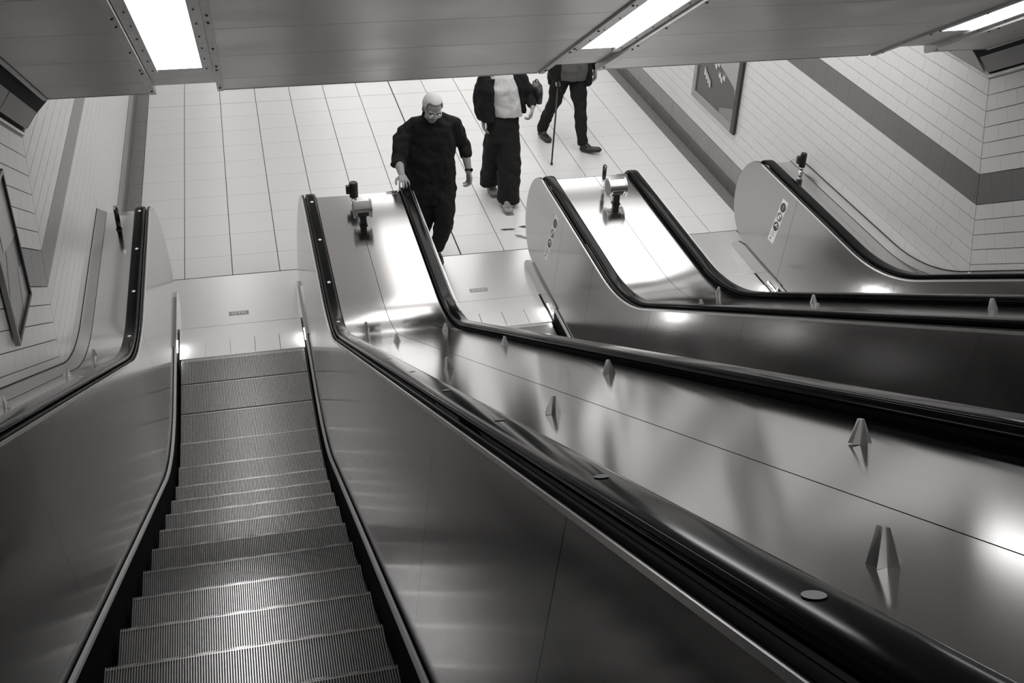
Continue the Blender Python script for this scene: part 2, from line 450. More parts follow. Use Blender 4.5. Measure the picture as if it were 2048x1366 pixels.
# coving between walls and soffit
def coving(side, X, inn, xe):
    n = tag(link('trim_1' if side == 'left' else 'trim_2', mesh_of('c', [(X+inn*.001, -2.76, 2.70), (X+inn*.001, 8, 2.70), (xe, 8, 2.96), (xe, -2.95, 2.96)], [(0,1,2,3)]), GAPB), kind='structure')
    w0 = X + inn*.04; w1 = xe - inn*.07
    def pl(name, y0a, y0b, y1a, y1b, f, mt):
        """quad strip from wall to soffit edge between two slanted ends"""
        V = [(w0, y0a, f(0, y0a)), (w1, y0b, f(1, y0b)), (w1, y1b, f(1, y1b)), (w0, y1a, f(0, y1a))]
        V += [(x, y, z+.015) for x, y, z in V]
        link(name, mesh_of(name, V, [(0,1,2,3),(7,6,5,4),(0,4,5,1),(1,5,6,2),(2,6,7,3),(3,7,4,0)]), mt, n)
    fi = lambda t, y: (2.655 if t == 0 else 2.80) + (kink(2.65) - y)*TA
    fh = lambda t, y: (2.655 if t == 0 else 2.80)
    k0 = kink(2.65)
    pl('coving_panel', 7.9, 7.9, k0+.018, k0+.018, fh, COVE)
    y = k0 - .018
    while y > -12.5:
        y2 = y - .62
        pl('coving_panel', y, y, y2+.014, y2+.014, fi, COVE); y = y2
    # light edge strips and black shadow gap behind
    for dx0, dx1, dz, mt, nm in ((-.028, -.004, .0, CHAN, 'edge_strip'),):
        V = []; 
        for x in (xe+inn*dx0, xe+inn*dx1):
            for y in (SY+.0, -12.5): V.append((x, y, sof(y)-.01))
        V += [(x, y, z+.02) for x, y, z in V]
        link(nm, mesh_of(nm, V, [(0,1,3,2),(4,6,7,5),(0,4,5,1),(2,3,7,6),(0,2,6,4),(1,5,7,3)]), mt, n)
    V = [(X+inn*.001, k0, 2.64), (X+inn*.001, -12.5, 2.64+(k0+12.5)*TA), (xe, -12.5, 2.86+(k0+12.5)*TA), (xe, k0, 2.86)]
    link('shadow_gap', mesh_of('shadow_gap', V, [(0,1,2,3)]), GAPB, n)
    # wall top trim
    V = []
    for y, z in ((7.9, 2.618), (k0, 2.618), (-12.5, 2.618+(k0+12.5)*TA)): V += [(X+inn*.004, y, z), (X+inn*.020, y, z), (X+inn*.020, y, z+.02), (X+inn*.004, y, z+.02)]
    F = []
    for i in (0, 4):
        for j in range(4): F.append((i+j, i+(j+1) % 4, i+4+(j+1) % 4, i+4+j))
    link('wall_top_trim', mesh_of('wall_top_trim', V, F), CHAN, n)
coving('left', XL, 1, EL); coving('right', XR, -1, ER)

# ================================================================== ESCALATORS
RAILS = [-.377, 1.028, 1.847, 3.170, 3.957, 5.315]
STEP_L = [-.168, 1.992, 4.136]
YC = -1.3555
NOSE = [-1.308, -1.708, -2.108, -2.508, -2.89, -3.268, -3.646, -4.024, -4.402] + [-4.402-.4*k for k in range(1, 15)]
def step_z(Y): return prof(Y, 0., -2.85)
def make_step_meshes():
    NC = 108; w = 1.0/NC
    V = []; F = []
    def bx(x0, x1, y0, y1, z0, z1, top=None):
        b = len(V); V.extend([(x, y, z) for x in (x0, x1) for y in (y0, y1) for z in (z0, z1)])
        F.extend([tuple(b+i for i in f) for f in ((0,1,3,2),(4,6,7,5),(0,4,5,1),(2,3,7,6),(1,5,7,3))])
    for i in range(NC):
        x = i*w
        bx(x+w*.26, x+w*.74, -.392, -.004, -.010, 0)
    cle = mesh_of('tread_cleats', V, F); cle.materials.append(CLEAT)
    # curved riser and body
    V = []; F = []
    pr = [(-.396, -.05), (-.396, -.010), (-.002, -.010), (-.004, -.06), (-.014, -.12), (-.03, -.18), (-.055, -.235), (-.2, -.235)]
    for x in (0.0, 1.0):
        for y, z in pr: V.append((x, y, z))
    n = len(pr)
    for j in range(n): F.append((j, (j+1) % n, n+(j+1) % n, n+j))
    F += [tuple(range(n))[::-1], tuple(range(n, 2*n))]
    body = mesh_of('step', V, F); body.materials.append(GROOVE)
    # demarcation bar behind the nosing
    dm = box_mesh('demarcation_bar', .003, .997, -.018, -.012, -.010, -.0006); dm.materials.append(CLEAT)
    return body, cle, dm
body_me, cleat_me, demar_me = make_step_meshes()
def comb_mesh():
    V = []; F = []; NC = 108; w = 1.0/NC
    for i in range(NC):
        x = i*w + w*.82; b = len(V)
        V += [(x, YC+.012, .010), (x+w*.36, YC+.012, .010), (x+w*.3, YC-.022, -.004), (x+w*.06, YC-.022, -.004),
              (x, YC+.012, -.008), (x+w*.36, YC+.012, -.008), (x+w*.3, YC-.022, -.008), (x+w*.06, YC-.022, -.008)]
        F += [tuple(b+k for k in f) for f in ((0,1,2,3),(4,7,6,5),(0,4,5,1),(1,5,6,2),(2,6,7,3),(3,7,4,0))]
    return mesh_of('comb_teeth', V, F)
LETTER = text_mesh('OTIS', .052)
def escalator(i, label):
    x0 = STEP_L[i]; x1 = x0+1
    root = empty('escalator', (x0+.5, 0, 0)); tag(root, label, 'escalator', 'escalators side by side')
    off = Matrix.Translation(-Vector(root.location))
    def P(name, me, mt=None, parent=None):
        o = link(name, me, mt, parent or root)
        if not parent: o.matrix_parent_inverse = off
        return o
    for y in NOSE:
        s = P('step', body_me); s.location = (x0, y, step_z(y))
        c = link('tread_cleats', cleat_me, None, s); d = link('demarcation_bar', demar_me, None, s)
    la, lb = RAILS[2*i]-.02, RAILS[2*i+1]+.02
    P('landing_plate', box_mesh('landing_plate', la+.0, lb-.0, -.866, -.007, -.03, .001, .001), PLATE)
    P('landing_plate', box_mesh('landing_plate', x0-.012, x1+.012, -1.10, -.870, -.03, .001, .001), PLATE)
    for k in range(5):
        P('comb_plate', box_mesh('comb_plate', x0-.012+k*.205+.0006, x0-.012+(k+1)*.205-.0006, YC+.004, -1.1015, -.03, .009, .003), PLATE)
    ct = comb_mesh(); ct.transform(Matrix.Translation((x0, 0, 0)))
    P('comb_teeth', ct, PLATE)
    # maker's plate let into the landing plate
    mp = P('name_plate', box_mesh('name_plate', -.085, .085, -.032, .032, 0, .0016, .0006), FRAME); mp.location = (x0+.49, -.69, .001)
    lt = link('lettering', LETTER.copy(), PLATE, mp); lt.location = (0, -.001, .0018); lt.scale = (1.15, .95, 1)
    for s, xe in ((-1, x0), (1, x1)):
        rail = RAILS[2*i] if s < 0 else RAILS[2*i+1]
        xf = xe + s*.022
        # black skirt beside the steps
        yl = ys(YC+.002, Y_TOP)
        P('skirt_panel', strip_solid('skirt_panel', yl, lambda y: step_z(y)-.16, lambda y: step_z(y)+.124, xf, xf+s*.02), SKIRTB)
        P('skirt_panel', strip_solid('skirt_panel', [-.30, -.34, -.42, -.55, YC], lambda y: -.02, lambda y: {-.30: .02, -.34: .07, -.42: .115}.get(y, .142), xf, xf+s*.028), PANEL)
        # light moulding on top of the skirt
        sec = [(0, .120), (.003, .132), (.009, .139), (.017, .139), (.021, .132), (.021, .120)]
        V = []; F = []; k = len(sec)
        for y in yl:
            for dx, H in sec: V.append((xf-s*.003+s*dx, y, step_z(y)+H))
        for a in range(len(yl)-1):
            for j in range(k): F.append((a*k+j, a*k+(j+1) % k, (a+1)*k+(j+1) % k, (a+1)*k+j))
        F += [tuple(range(k)), tuple(range((len(yl)-1)*k, len(yl)*k))[::-1]]
        bm = bmesh.new(); t = mesh_of('t', V, F); bm.from_mesh(t); P('skirt_moulding', from_bm('skirt_moulding', bm), MOULD)
        # comb lamp in the skirt
        lx = sorted((xf-s*.004, xf+s*.006))
        P('comb_lamp', box_mesh('comb_lamp', lx[0], lx[1], -1.31, -1.14, .052, .066, .002), CLAMP)
        P('lamp_bezel', box_mesh('lamp_bezel', min(xf, xf+s*.01), max(xf, xf+s*.01), -1.315, -1.155, .035, .085, .002), CHROME)
    return root
escalator(0, 'escalator with ribbed steps in full view at the left, steps running down to the comb')
escalator(1, 'middle escalator whose landing plate the man in glasses is stepping onto')
escalator(2, 'far right escalator, only its landing and right balustrade side showing')

# ================================================================== BALUSTRADES
PCUT = {0: [-2.44, -4.74, -6.2, -7.6], 1: [-2.0, -4.2, -5.6, -6.87, -8.06, -9.4], 2: [-2.1, -3.28, -5.2, -7.], 3: [-1.2, -2.05, -3.28, -4.6, -6.4, -8.2], 4: [-2.1, -4., -6.], 5: [-1.25, -2.9, -4.4, -6.4, -8.4]}
ZT, ZBm = .958, .145
def panel_x(ri, H, back=0.):
    """X of the leaning inner panel of rail ri at height H above the walking line"""
    i, right = divmod(ri, 2); s = -1 if right else 1
    xb = STEP_L[i] - .043 if s > 0 else STEP_L[i] + 1.043
    xt = RAILS[ri] + s*GO
    return xb + (xt - xb)*(H - ZBm)/(ZT - ZBm) - s*back
def panel_strip(name, Yl, ri, b0=0., b1=.010):
    V = []; F = []; n = len(Yl)
    for y in Yl:
        V += [(panel_x(ri, ZBm, b0), y, prof(y, ZBm)), (panel_x(ri, ZT, b0), y, prof(y, ZT)), (panel_x(ri, ZT, b1), y, prof(y, ZT)), (panel_x(ri, ZBm, b1), y, prof(y, ZBm))]
    for i in range(n-1):
        for k in range(4): F.append((4*i+k, 4*i+(k+1) % 4, 4*i+4+(k+1) % 4, 4*i+4+k))
    F += [(0, 3, 2, 1), (4*n-4, 4*n-3, 4*n-2, 4*n-1)]
    bm = bmesh.new(); t = mesh_of('t', V, F); bm.from_mesh(t); bpy.data.meshes.remove(t)
    return from_bm(name, bm)
def newel_panel(name, ya, ri, b0=0., b1=.010, yend=-.10):
    """rounded end panel from the joint at ya to the newel end"""
    r = (ZT-ZBm)/2; cy = yend - r; cz = (ZT+ZBm)/2
    pts = []
    yl = ys(cy, ya)
    for y in yl[::-1]: pts.append((y, prof(y, ZT), ZT))
    for i in range(1, 24):
        a = math.pi/2 - math.pi*i/24
        pts.append((cy + r*math.cos(a), cz + r*math.sin(a), cz + r*math.sin(a)))
    for y in yl: pts.append((y, prof(y, ZBm), ZBm))
    bm = bmesh.new()
    A = [bm.verts.new((panel_x(ri, h, b0), y, z)) for y, z, h in pts]; B = [bm.verts.new((panel_x(ri, h, b1), y, z)) for y, z, h in pts]
    n = len(pts)
    for i in range(n//2):
        j = n-1-i
        if i+1 == j-1: bm.faces.new((A[i], A[i+1], A[j])); bm.faces.new((B[j], B[i+1], B[i]))
        elif i+1 < j-1: bm.faces.new((A[i], A[i+1], A[j-1], A[j])); bm.faces.new((B[j], B[j-1], B[i+1], B[i]))
    for i in range(n): bm.faces.new((A[i], B[i], B[(i+1) % n], A[(i+1) % n]))
    return from_bm(name, bm)
mat('guide_grey', .16, .3, .6); mat('flashing_steel', .22, .3, 1.)
def stud_mesh():
    bm = bmesh.new(); n = 5; H = .050
    bot = []; top = []
    for i in range(2*n):
        a = math.pi*i/n; r = .0245 if i % 2 == 0 else .011
        bot.append(bm.verts.new((r*math.cos(a), r*math.sin(a), 0)))
        rt = .0062 if i % 2 == 0 else .0036
        top.append(bm.verts.new((rt*math.cos(a), rt*math.sin(a)*2.2, H)))
    for i in range(2*n): bm.faces.new((bot[i], bot[(i+1) % (2*n)], top[(i+1) % (2*n)], top[i]))
    bm.faces.new(top); bm.faces.new(bot[::-1])
    me = from_bm('deterrent_stud', bm); me.materials.append(SATIN); return me
STUD = stud_mesh()
BADGE_T = text_mesh('OTIS', .026)
def balustrade(k, rails, xa, xb, label, studs, joint=None, badge=None, wallside=None):
    """rails: list of (index into RAILS, sign toward its steps)"""
    root = empty('balustrade', ((xa+xb)/2, -.45, 0)); tag(root, label, 'balustrade', 'steel balustrades between the escalators')
    off = Matrix.Translation(-Vector(root.location))
    def P(name, me, mt=None, parent=None):
        o = link(name, me, mt, parent or root)
        if not parent: o.matrix_parent_inverse = off
        return o
    # deck plates
    cuts = [xa] + ([joint] if joint else []) + [xb]
    path = end_path(.95, -.425, .045, .25)
    P('base_plate', box_mesh('base_plate', xa+.03 if not wallside or wallside[1] < 0 else xa, xb-.03 if not wallside or wallside[1] > 0 else xb, -3.2, -.003, -.03, -.001), PLATE)
    for i in range(len(cuts)-1):
        a, b = cuts[i]+.0018, cuts[i+1]-.0018
        o = P('deck_plate', sweep_path('deck_plate', path, [(a, 0), (b, 0), (b, -.016), (a, -.016)], 0, 1, smooth=True), STEEL)
        md = o.modifiers.new('edge', 'EDGE_SPLIT'); md.split_angle = math.radians(50)
    if joint:
        P('deck_joint', sweep_path('deck_joint', path, [(joint-.006, -.006), (joint+.006, -.006), (joint+.006, -.014), (joint-.006, -.014)], 0, 1, smooth=False), GAPB)
    if wallside:
        X, inn = wallside
        e = xa if inn > 0 else xb
        sec = [(0, .953), (0.012, 1.00), (.03, 1.035), (.075, 1.040), (.075, .96)]
        x_in = e + 0; yl = ys(-.44, Y_TOP)
        V = []; F = []
        P('wall_joint', strip_solid('wall_joint', yl, .955, .996, *sorted((e-inn*.001, e+inn*.003))), GAPB)
        P('wall_joint', strip_solid('wall_joint', yl, .948, .9515, *sorted((e+inn*.069, e+inn*.074))), GAPB)
        pts = [(e+inn*.072, .9505), (e+inn*.070, .9545), (e+inn*.012, .985), (e+inn*.001, .990), (e+inn*.001, .95)]
        kk = len(pts)
        for y in yl:
            for x, H in pts: V.append((x, y, prof(y, H)))
        for a in range(len(yl)-1):
            for j in range(kk): F.append((a*kk+j, a*kk+(j+1) % kk, (a+1)*kk+(j+1) % kk, (a+1)*kk+j))
        F.append(tuple(range(kk)))
        bm = bmesh.new(); bm.from_mesh(mesh_of('t', V, F)); P('wall_flashing', from_bm('wall_flashing', bm), MATS['flashing_steel'])
    for ri, s in rails:
        X = RAILS[ri]
        # handrail belt
        n = 12; sec = [(-.030, -.026), (-.038, -.018), (-.041, -.006)]
        sec += [(-.041*math.cos(math.pi*j/n)**1 if False else .041*math.cos(math.pi - math.pi*j/n), .0 + .012*math.sin(math.pi*j/n)**.38) for j in range(1, n)]
        sec += [(.041, -.006), (.038, -.018), (.030, -.026)]
        hr = P('handrail', sweep_path('handrail', end_path(.988, -.34, .19, .45), sec, X, 1), RUBBER)
        # rail guide: dark groove, chrome lines
        for nm, d0, d1, h0, h1, mt in (('guide_groove', .030, GO-.004, .948, .954, SKIRTB), ('guide_strip', .047, .0535, .954, .966, MATS['guide_grey']), ('panel_trim', GO-.002, GO+.002, .950, .963, SATIN)):
            yl = ys(-.50, Y_TOP)
            P(nm, strip_solid(nm, yl, h0, h1, *sorted((X+s*d0, X+s*d1))), mt)
        P('guide_groove', strip_solid('guide_groove', ys(-.46, Y_TOP), .952, .9535, *sorted((X-s*.03, X-s*.05))), SKIRTB)
        # inner panels
        cl = PCUT[ri]
        P('newel_panel', newel_panel('newel_panel', cl[0]+.0015, ri), PANEL)
        P('newel_edge_trim', newel_panel('newel_edge_trim', cl[0]+.05, ri, .0105, .022, -.094), GAPB)
        e = cl + [Y_TOP]
        for i in range(len(e)-1):
            P('inner_panel', panel_strip('inner_panel', ys(e[i]-.0015, e[i+1]+.0015), ri), PANEL)
    for x, y in studs:
        e = .02; sl = math.atan2(prof(y+e, .95) - prof(y-e, .95), 2*e)
        o = P('deterrent_stud', STUD); o.location = (x, y, prof(y, .95)); o.rotation_euler = (sl, 0, random.uniform(-.3, .3))
    if badge:
        bx_, by_ = badge
        bm = bmesh.new()
        for r in range(24):
            a0, a1 = 2*math.pi*r/24, 2*math.pi*(r+1)/24
            q = [bm.verts.new((R*cx*math.cos(a), R*math.sin(a)*.46, 0)) for R, a, cx in ((.046, a0, 1), (.046, a1, 1), (.040, a1, 1), (.040, a0, 1))]
            bm.faces.new(q)
        pl = P('badge', box_mesh('badge', -.052, .052, -.027, .027, 0, .0015, .0006), CHROME); pl.location = (bx_, by_, .9505)
        o = link('oval_ring', from_bm('oval_ring', bm), INKG, pl); o.location = (0, 0, .0022)
        o = link('lettering', BADGE_T.copy(), INKG, pl); o.location = (0, 0, .0018)
    return root
balustrade(0, [(0, 1)], XL+.009, RAILS[0]-.044, 'narrow steel balustrade deck with dotted black handrail along the left tiled wall',
           [(-.594, -2.763), (-.60, -3.72), (-.58, -5.2), (-.6, -6.5)], None, (-.505, -.49), (XL+.008, 1))
balustrade(1, [(1, -1), (2, 1)], RAILS[1]+.044, RAILS[2]-.044, 'wide polished steel balustrade deck between the step escalator and the man in glasses',
           [(1.212, -2.766), (1.290, -3.71), (1.70, -3.12), (1.239, -5.594), (1.682, -4.794), (1.663, -6.346), (1.245, -7.04), (1.628, -7.844), (1.233, -8.486), (1.65, -9.1)], 1.395, (1.735, -.475))
balustrade(2, [(3, -1), (4, 1)], RAILS[3]+.044, RAILS[4]-.044, 'polished steel balustrade deck between the two right-hand escalators',
           [(3.84, -2.78), (3.82, -4.10), (3.80, -5.62), (3.42, -3.4), (3.42, -4.8), (3.42, -6.3), (3.78, -7.)], 3.600, (3.86, -.475))
balustrade(3, [(5, -1)], RAILS[5]+.044, XR-.009, 'narrow steel balustrade deck with black handrail along the right tiled wall',
           [(5.47, -3.4), (5.47, -4.9), (5.47, -6.4)], None, None, (XR-.008, -1))

# handrail dots: white oval marks on the belts of the left escalator
def dots(parent_rail, X, ylist):
    for y in ylist:
        bm = bmesh.new(); bmesh.ops.create_circle(bm, cap_ends=True, segments=18, radius=1, matrix=Matrix.Diagonal((.0125, .016, 1, 1)))
        me = from_bm('oval_mark', bm)
        e = .01; sl = math.atan2(prof(y+e, 1.0)-prof(y-e, 1.0), 2*e)
        o = link('oval_mark', me, WHITE, parent_rail); o.location = (X, y, prof(y, 1.0005)+.0012); o.rotation_euler = (sl, 0, 0)
hr = [o for o in bpy.data.objects if o.name.startswith('handrail')]
bpy.context.view_layer.update()
dots(hr[0], RAILS[0], [-.568, -1.234, -1.894, -2.56, -3.22, -3.88, -4.54])
dots(hr[1], RAILS[1], [-.648, -1.337, -2.023, -2.69, -3.35, -4.01, -4.67, -5.33, -5.99, -6.65, -7.31, -8.007, -8.641])

# ================================================================== things on the decks
def deck_post(x, y, r, h, style, label):
    root = empty('deck_post', (x, y, .951)); tag(root, label, 'post', 'short posts on the balustrade decks')
    if style == 'slim':
        bm = bmesh.new(); cyl(bm, (0,0,0), (0,0,h-.02), r, r, 20); link('stem', from_bm('stem', bm, True), MATS['post_black'], root)
        bm = bmesh.new(); cyl(bm, (0,0,h-.02), (0,0,h), r*1.02, r*.98, 20); link('cap', from_bm('cap', bm), CHROME, root)
        bm = bmesh.new(); cyl(bm, (0,0,0), (0,0,.008), r*1.35, r*1.3, 20); link('base_ring', from_bm('base_ring', bm), BLACK, root)
    elif style == 'chrome':
        bm = bmesh.new(); cyl(bm, (0,0,0), (0,0,h), r*.55, r*.55, 20); link('stem', from_bm('stem', bm, True), CHROME, root)
        bm = bmesh.new(); cyl(bm, (0,0,h*.45), (0,0,h*.9), r*.75, r*.75, 20); link('sleeve', from_bm('sleeve', bm, True), BLACK, root)
        bm = bmesh.new(); cyl(bm, (0,0,h*.9), (0,0,h), r*.8, r*.75, 20); link('cap', from_bm('cap', bm), CHROME, root)
    else:
        bm = bmesh.new(); cyl(bm, (0,0,0), (0,0,h*.35), r*.62, r*.62, 20); link('stem', from_bm('stem', bm, True), CHROME, root)
        bm = bmesh.new(); cyl(bm, (0,0,h*.33), (0,0,h*.95), r, r, 24); cyl(bm, (0,0,h*.95), (0,0,h), r, r*.86, 24); link('head', from_bm('head', bm), BLACK, root)
        link('side_box', box_mesh('side_box', -r-.028, -r+.012, -.02, .02, h*.5, h*.86, .004), BLACK, root)
mat('post_black', .02, .18, .6)
deck_post(-.535, -.775, .019, .205, 'slim', 'slim dark post with bright cap on the left wall-side deck')
deck_post(1.385, -.64, .037, .20, 'head', 'black round-headed post behind the steel drum on the middle wide deck')
deck_post(3.592, -.74, .024, .235, 'chrome', 'chrome and black slim post behind the steel drum between the right-hand handrails')
deck_post(5.53, -.72, .030, .20, 'head', 'black round-headed post on the right deck against the tiled wall')
def drum(x, y, zc, R, Lh, label):
    root = empty('drum_unit', (x, y, .951)); tag(root, label, 'sensor unit', 'steel drums on black stands')
    h = zc - .951
    bm = bmesh.new(); bbox(bm, -.026, .026, -.045, -.005, 0, h-.03); link('stand', from_bm('stand', bm), BLACK, root)
    bm = bmesh.new(); bbox(bm, -.034, .034, -.055, .01, 0, .006); link('foot', from_bm('foot', bm), BLACK, root)
    bm = bmesh.new(); cyl(bm, (-Lh, 0, h), (Lh, 0, h), R*.86, R*.86, 32); link('drum', from_bm('drum', bm, False), DRUM, root)
    for s in (-1, 1):
        bm = bmesh.new(); cyl(bm, (s*Lh, 0, h), (s*(Lh+.012), 0, h), R, R, 32); o = link('end_flange', from_bm('end_flange', bm), DRUM, root)
        bm = bmesh.new(); cyl(bm, (s*(Lh+.012), 0, h), (s*(Lh+.014), 0, h), R*.8, R*.8, 32); link('end_disc', from_bm('end_disc', bm), INKG, o)
    # dark window on the camera-facing lower side
    bm = bmesh.new(); a0, a1 = math.radians(185), math.radians(232); n = 8
    A = []; B = []
    for i in range(n+1):
        a = a0+(a1-a0)*i/n; A.append(bm.verts.new((-Lh*.72, R*.875*math.cos(a), h+R*.875*math.sin(a)))); B.append(bm.verts.new((Lh*.72, R*.875*math.cos(a), h+R*.875*math.sin(a))))
    for i in range(n): bm.faces.new((A[i], A[i+1], B[i+1], B[i]))
    link('window', from_bm('window', bm), BLACK, root)
drum(1.412, -1.01, 1.085, .080, .062, 'polished steel drum on a black stand on the middle wide deck')
drum(3.618, -1.00, 1.092, .084, .066, 'polished steel drum on a black stand between the right-hand handrails')

# safety stickers on the newel panels
def sticker(ri, y0, y1, z0, z1, shear, label):
    """sticker on a panel facing -X: y0 far edge, y1 near edge, leaning by shear in y from bottom to top"""
    x = panel_x(ri, z0); lean = panel_x(ri, z1) - x
    root = empty('safety_sign', (x, (y0+y1)/2, z0)); tag(root, label, 'sign', 'safety signs on the balustrade panels')
    yc = (y0+y1)/2; h = z1-z0; w = abs(y0-y1)/2
    def pt(u, v, d=0):    # u across -1..1 (far..near), v 0..1 up
        return (-.001-d + lean*v, -u*w + shear*v, v*h)
    V = [pt(-1, 0), pt(1, 0), pt(1, 1), pt(-1, 1)]; V += [(a+.001, b, c) for a, b, c in V]
    link('backing', mesh_of('backing', V, [(0,1,2,3),(7,6,5,4),(0,4,5,1),(1,5,6,2),(2,6,7,3),(3,7,4,0)]), WHITE, root)
    def poly(name, pts, mt, d, parent=root):
        return link(name, mesh_of(name, [pt(u, v, d) for u, v in pts], [tuple(range(len(pts)))]), mt, parent)
    asp = w/h
    for k, vc in enumerate((.84, .61, .38)):
        c = [( .86*math.cos(2*math.pi*i/28), vc + .86*asp*math.sin(2*math.pi*i/28)) for i in range(28)]
        ring = poly('pictogram_disc', c, INK if k != 1 else INKG, .0006)
        if k == 0:
            poly('figure', [(-.2, vc-.5*asp), (.2, vc-.5*asp), (.3, vc+.3*asp), (0, vc+.6*asp), (-.3, vc+.3*asp)], INKG, .0012, None).parent = root
        elif k == 1:
            poly('figure', [(-.5, vc+.1*asp), (-.1, vc+.6*asp), (.45, vc+.5*asp), (-.05, vc-.6*asp), (-.45, vc-.5*asp)], WHITE, .0012)
            poly('slash', [(-.62, vc+.55*asp), (-.5, vc+.65*asp), (.62, vc-.55*asp), (.5, vc-.65*asp)], INK, .0018)
        else:
            poly('figure', [(-.6, vc-.1*asp), (0, vc+.65*asp), (.6, vc-.1*asp), (.3, vc-.1*asp), (.1, vc+.3*asp), (-.2, vc-.1*asp)], WHITE, .0012)
    for j in range(4):
        v = .235 - j*.035
        poly('text_line', [(-.7, v), (.6 - .25*(j % 2), v), (.6 - .25*(j % 2), v+.013), (-.7, v+.013)], INKG, .0006)
    poly('mark', [(-.5, .05), (0, .05), (0, .085), (-.5, .085)], INK, .0006)
sticker(3, -.81, -.918, .365, .87, -.165, 'tall white safety sign with three round pictograms on the nearer rounded panel')
sticker(5, -.92, -1.031, .40, .853, -.09, 'tall white safety sign with three round pictograms on the far right rounded panel')

# ================================================================== posters
def wall_poster(X, inn, y0, y1, z0, z1, label, fr, design):
    root = empty('poster_frame', (X+inn*.008, (y0+y1)/2, z0)); tag(root, label, 'poster')
    oy = (y0+y1)/2
    t = .028
    def bx(name, ya, yb, za, zb, d0, d1, mt, b=.003, parent=None):
        o = link(name, box_mesh(name, *sorted((inn*d0, inn*d1)), ya-oy, yb-oy, za-z0, zb-z0, b), mt, parent or root); return o
    f = fr
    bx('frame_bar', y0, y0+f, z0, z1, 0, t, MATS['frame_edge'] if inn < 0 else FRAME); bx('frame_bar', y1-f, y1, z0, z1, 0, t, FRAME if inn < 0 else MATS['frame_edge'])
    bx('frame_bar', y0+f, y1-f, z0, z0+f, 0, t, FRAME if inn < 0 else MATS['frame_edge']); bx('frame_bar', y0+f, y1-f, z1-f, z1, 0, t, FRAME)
    bx('sheet', y0+f, y1-f, z0+f, z1-f, 0.002, .012, POST_M, .0)
    W_, H_ = y1-y0-2*f, z1-z0-2*f
    for k, (pts, mt) in enumerate(design):
        V = [(inn*(.0128+.0006*k), (y0+f+u*W_)-oy, (z0+f+v*H_)-z0) for u, v in pts]
        link('print', mesh_of('print', V, [tuple(range(len(V)))]), mt, root)
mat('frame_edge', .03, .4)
# right wall: u runs +Y (far side is left in the photograph)
D = [([(.35, 0), (1, 0), (1, .75), (.35, .6)], POST_D), ([(.0, .12), (.5, .0), (.5, .42), (.15, .4)], POST_D), ([(.0, .25), (.55, .36), (.6, 1), (0, 1)], POST_L), ([(.62, .45), (1, .48), (1, 1), (.62, 1)], POST_D)]
for j in range(10):
    u = .30 + .055*j; v = .20 + .022*j + (.05 if j % 3 == 0 else 0)
    D.append(([(u, v), (u+.05, v+.008), (u+.065, v+.06), (u+.04, v+.03), (u+.012, v+.055)], POST_W))
for j in range(4):
    u = .62 + .05*j; D.append(([(u, .12+.02*j), (u+.04, .12+.02*j), (u+.045, .185+.02*j), (u+.008, .165+.02*j)], POST_W))
wall_poster(XR-.007, -1, .925, 2.135, .640, 2.25, 'large framed advertising poster hanging on the right tiled wall of the hall', .085, D)
D2 = [([(0, 0), (.6, 0), (.75, .5), (.3, 1), (0, 1)], POST_M), ([(.6, .0), (1, 0), (1, .25), (.8, .3)], POST_L), ([(.1, .3), (.4, .55), (.55, 1), (.58, 1), (.43, .53), (.13, .27)], POST_D), ([(.3, .6), (1, .5), (1, 1), (.4, 1)], POST_L)]
wall_poster(XL+.007, 1, -4.20, -3.68, 2.055, 2.80, 'black-edged framed poster on the left tiled wall beside the handrail', .022, D2)

# ================================================================== PEOPLE
CLOUD = bpy.data.textures.new('folds', 'CLOUDS'); CLOUD.noise_scale = .11; CLOUD.noise_depth = 1
def bake(o, voxel, smooth=4, folds=0.):
    md = o.modifiers.new('r', 'REMESH'); md.mode = 'VOXEL'; md.voxel_size = voxel; md.use_smooth_shade = True
    if smooth:
        sm = o.modifiers.new('s', 'SMOOTH'); sm.factor = .5; sm.iterations = smooth
    if folds:
        dp = o.modifiers.new('d', 'DISPLACE'); dp.texture = CLOUD; dp.strength = folds; dp.mid_level = .5; dp.texture_coords = 'LOCAL'
    dg = bpy.context.evaluated_depsgraph_get(); dg.update()
    me = bpy.data.meshes.new_from_object(o.evaluated_get(dg)); old = o.data
    mats = list(old.materials); o.modifiers.clear(); o.data = me; bpy.data.meshes.remove(old)
    me.materials.clear()
    for x in mats: me.materials.append(x)
    me.polygons.foreach_set('use_smooth', [True]*len(me.polygons))
    return o
def ball(bm, c, r): bmesh.ops.create_icosphere(bm, subdivisions=2, radius=r, matrix=Matrix.Translation(Vector(c)))
def limb(bm, pts):
    """pts: [(p, r)]: tapered chain with ball joints"""
    for i, (p, r) in enumerate(pts):
        ball(bm, p, r)
        if i: cyl(bm, pts[i-1][0], p, pts[i-1][1], r, 14)
def loft(bm, rings):
    """rings: (cx,cy,cz,hx,hy[,twist]) horizontal ellipses"""
    n = 24; R = []
    for q in rings:
        cx, cy, cz, hx, hy = q[:5]; tw = q[5] if len(q) > 5 else 0; dz = q[6] if len(q) > 6 else 0
        ring = []
        for i in range(n):
            a = 2*math.pi*i/n; x = hx*math.copysign(abs(math.cos(a))**.85, math.cos(a)); y = hy*math.copysign(abs(math.sin(a))**.85, math.sin(a))
            ring.append(bm.verts.new((cx + x*math.cos(tw) - y*math.sin(tw), cy + x*math.sin(tw) + y*math.cos(tw), cz + dz*x)))
        R.append(ring)
    for a, b in zip(R, R[1:]):
        for i in range(n): bm.faces.new((a[i], a[(i+1) % n], b[(i+1) % n], b[i]))
    bm.faces.new(R[0][::-1]); bm.faces.new(R[-1])
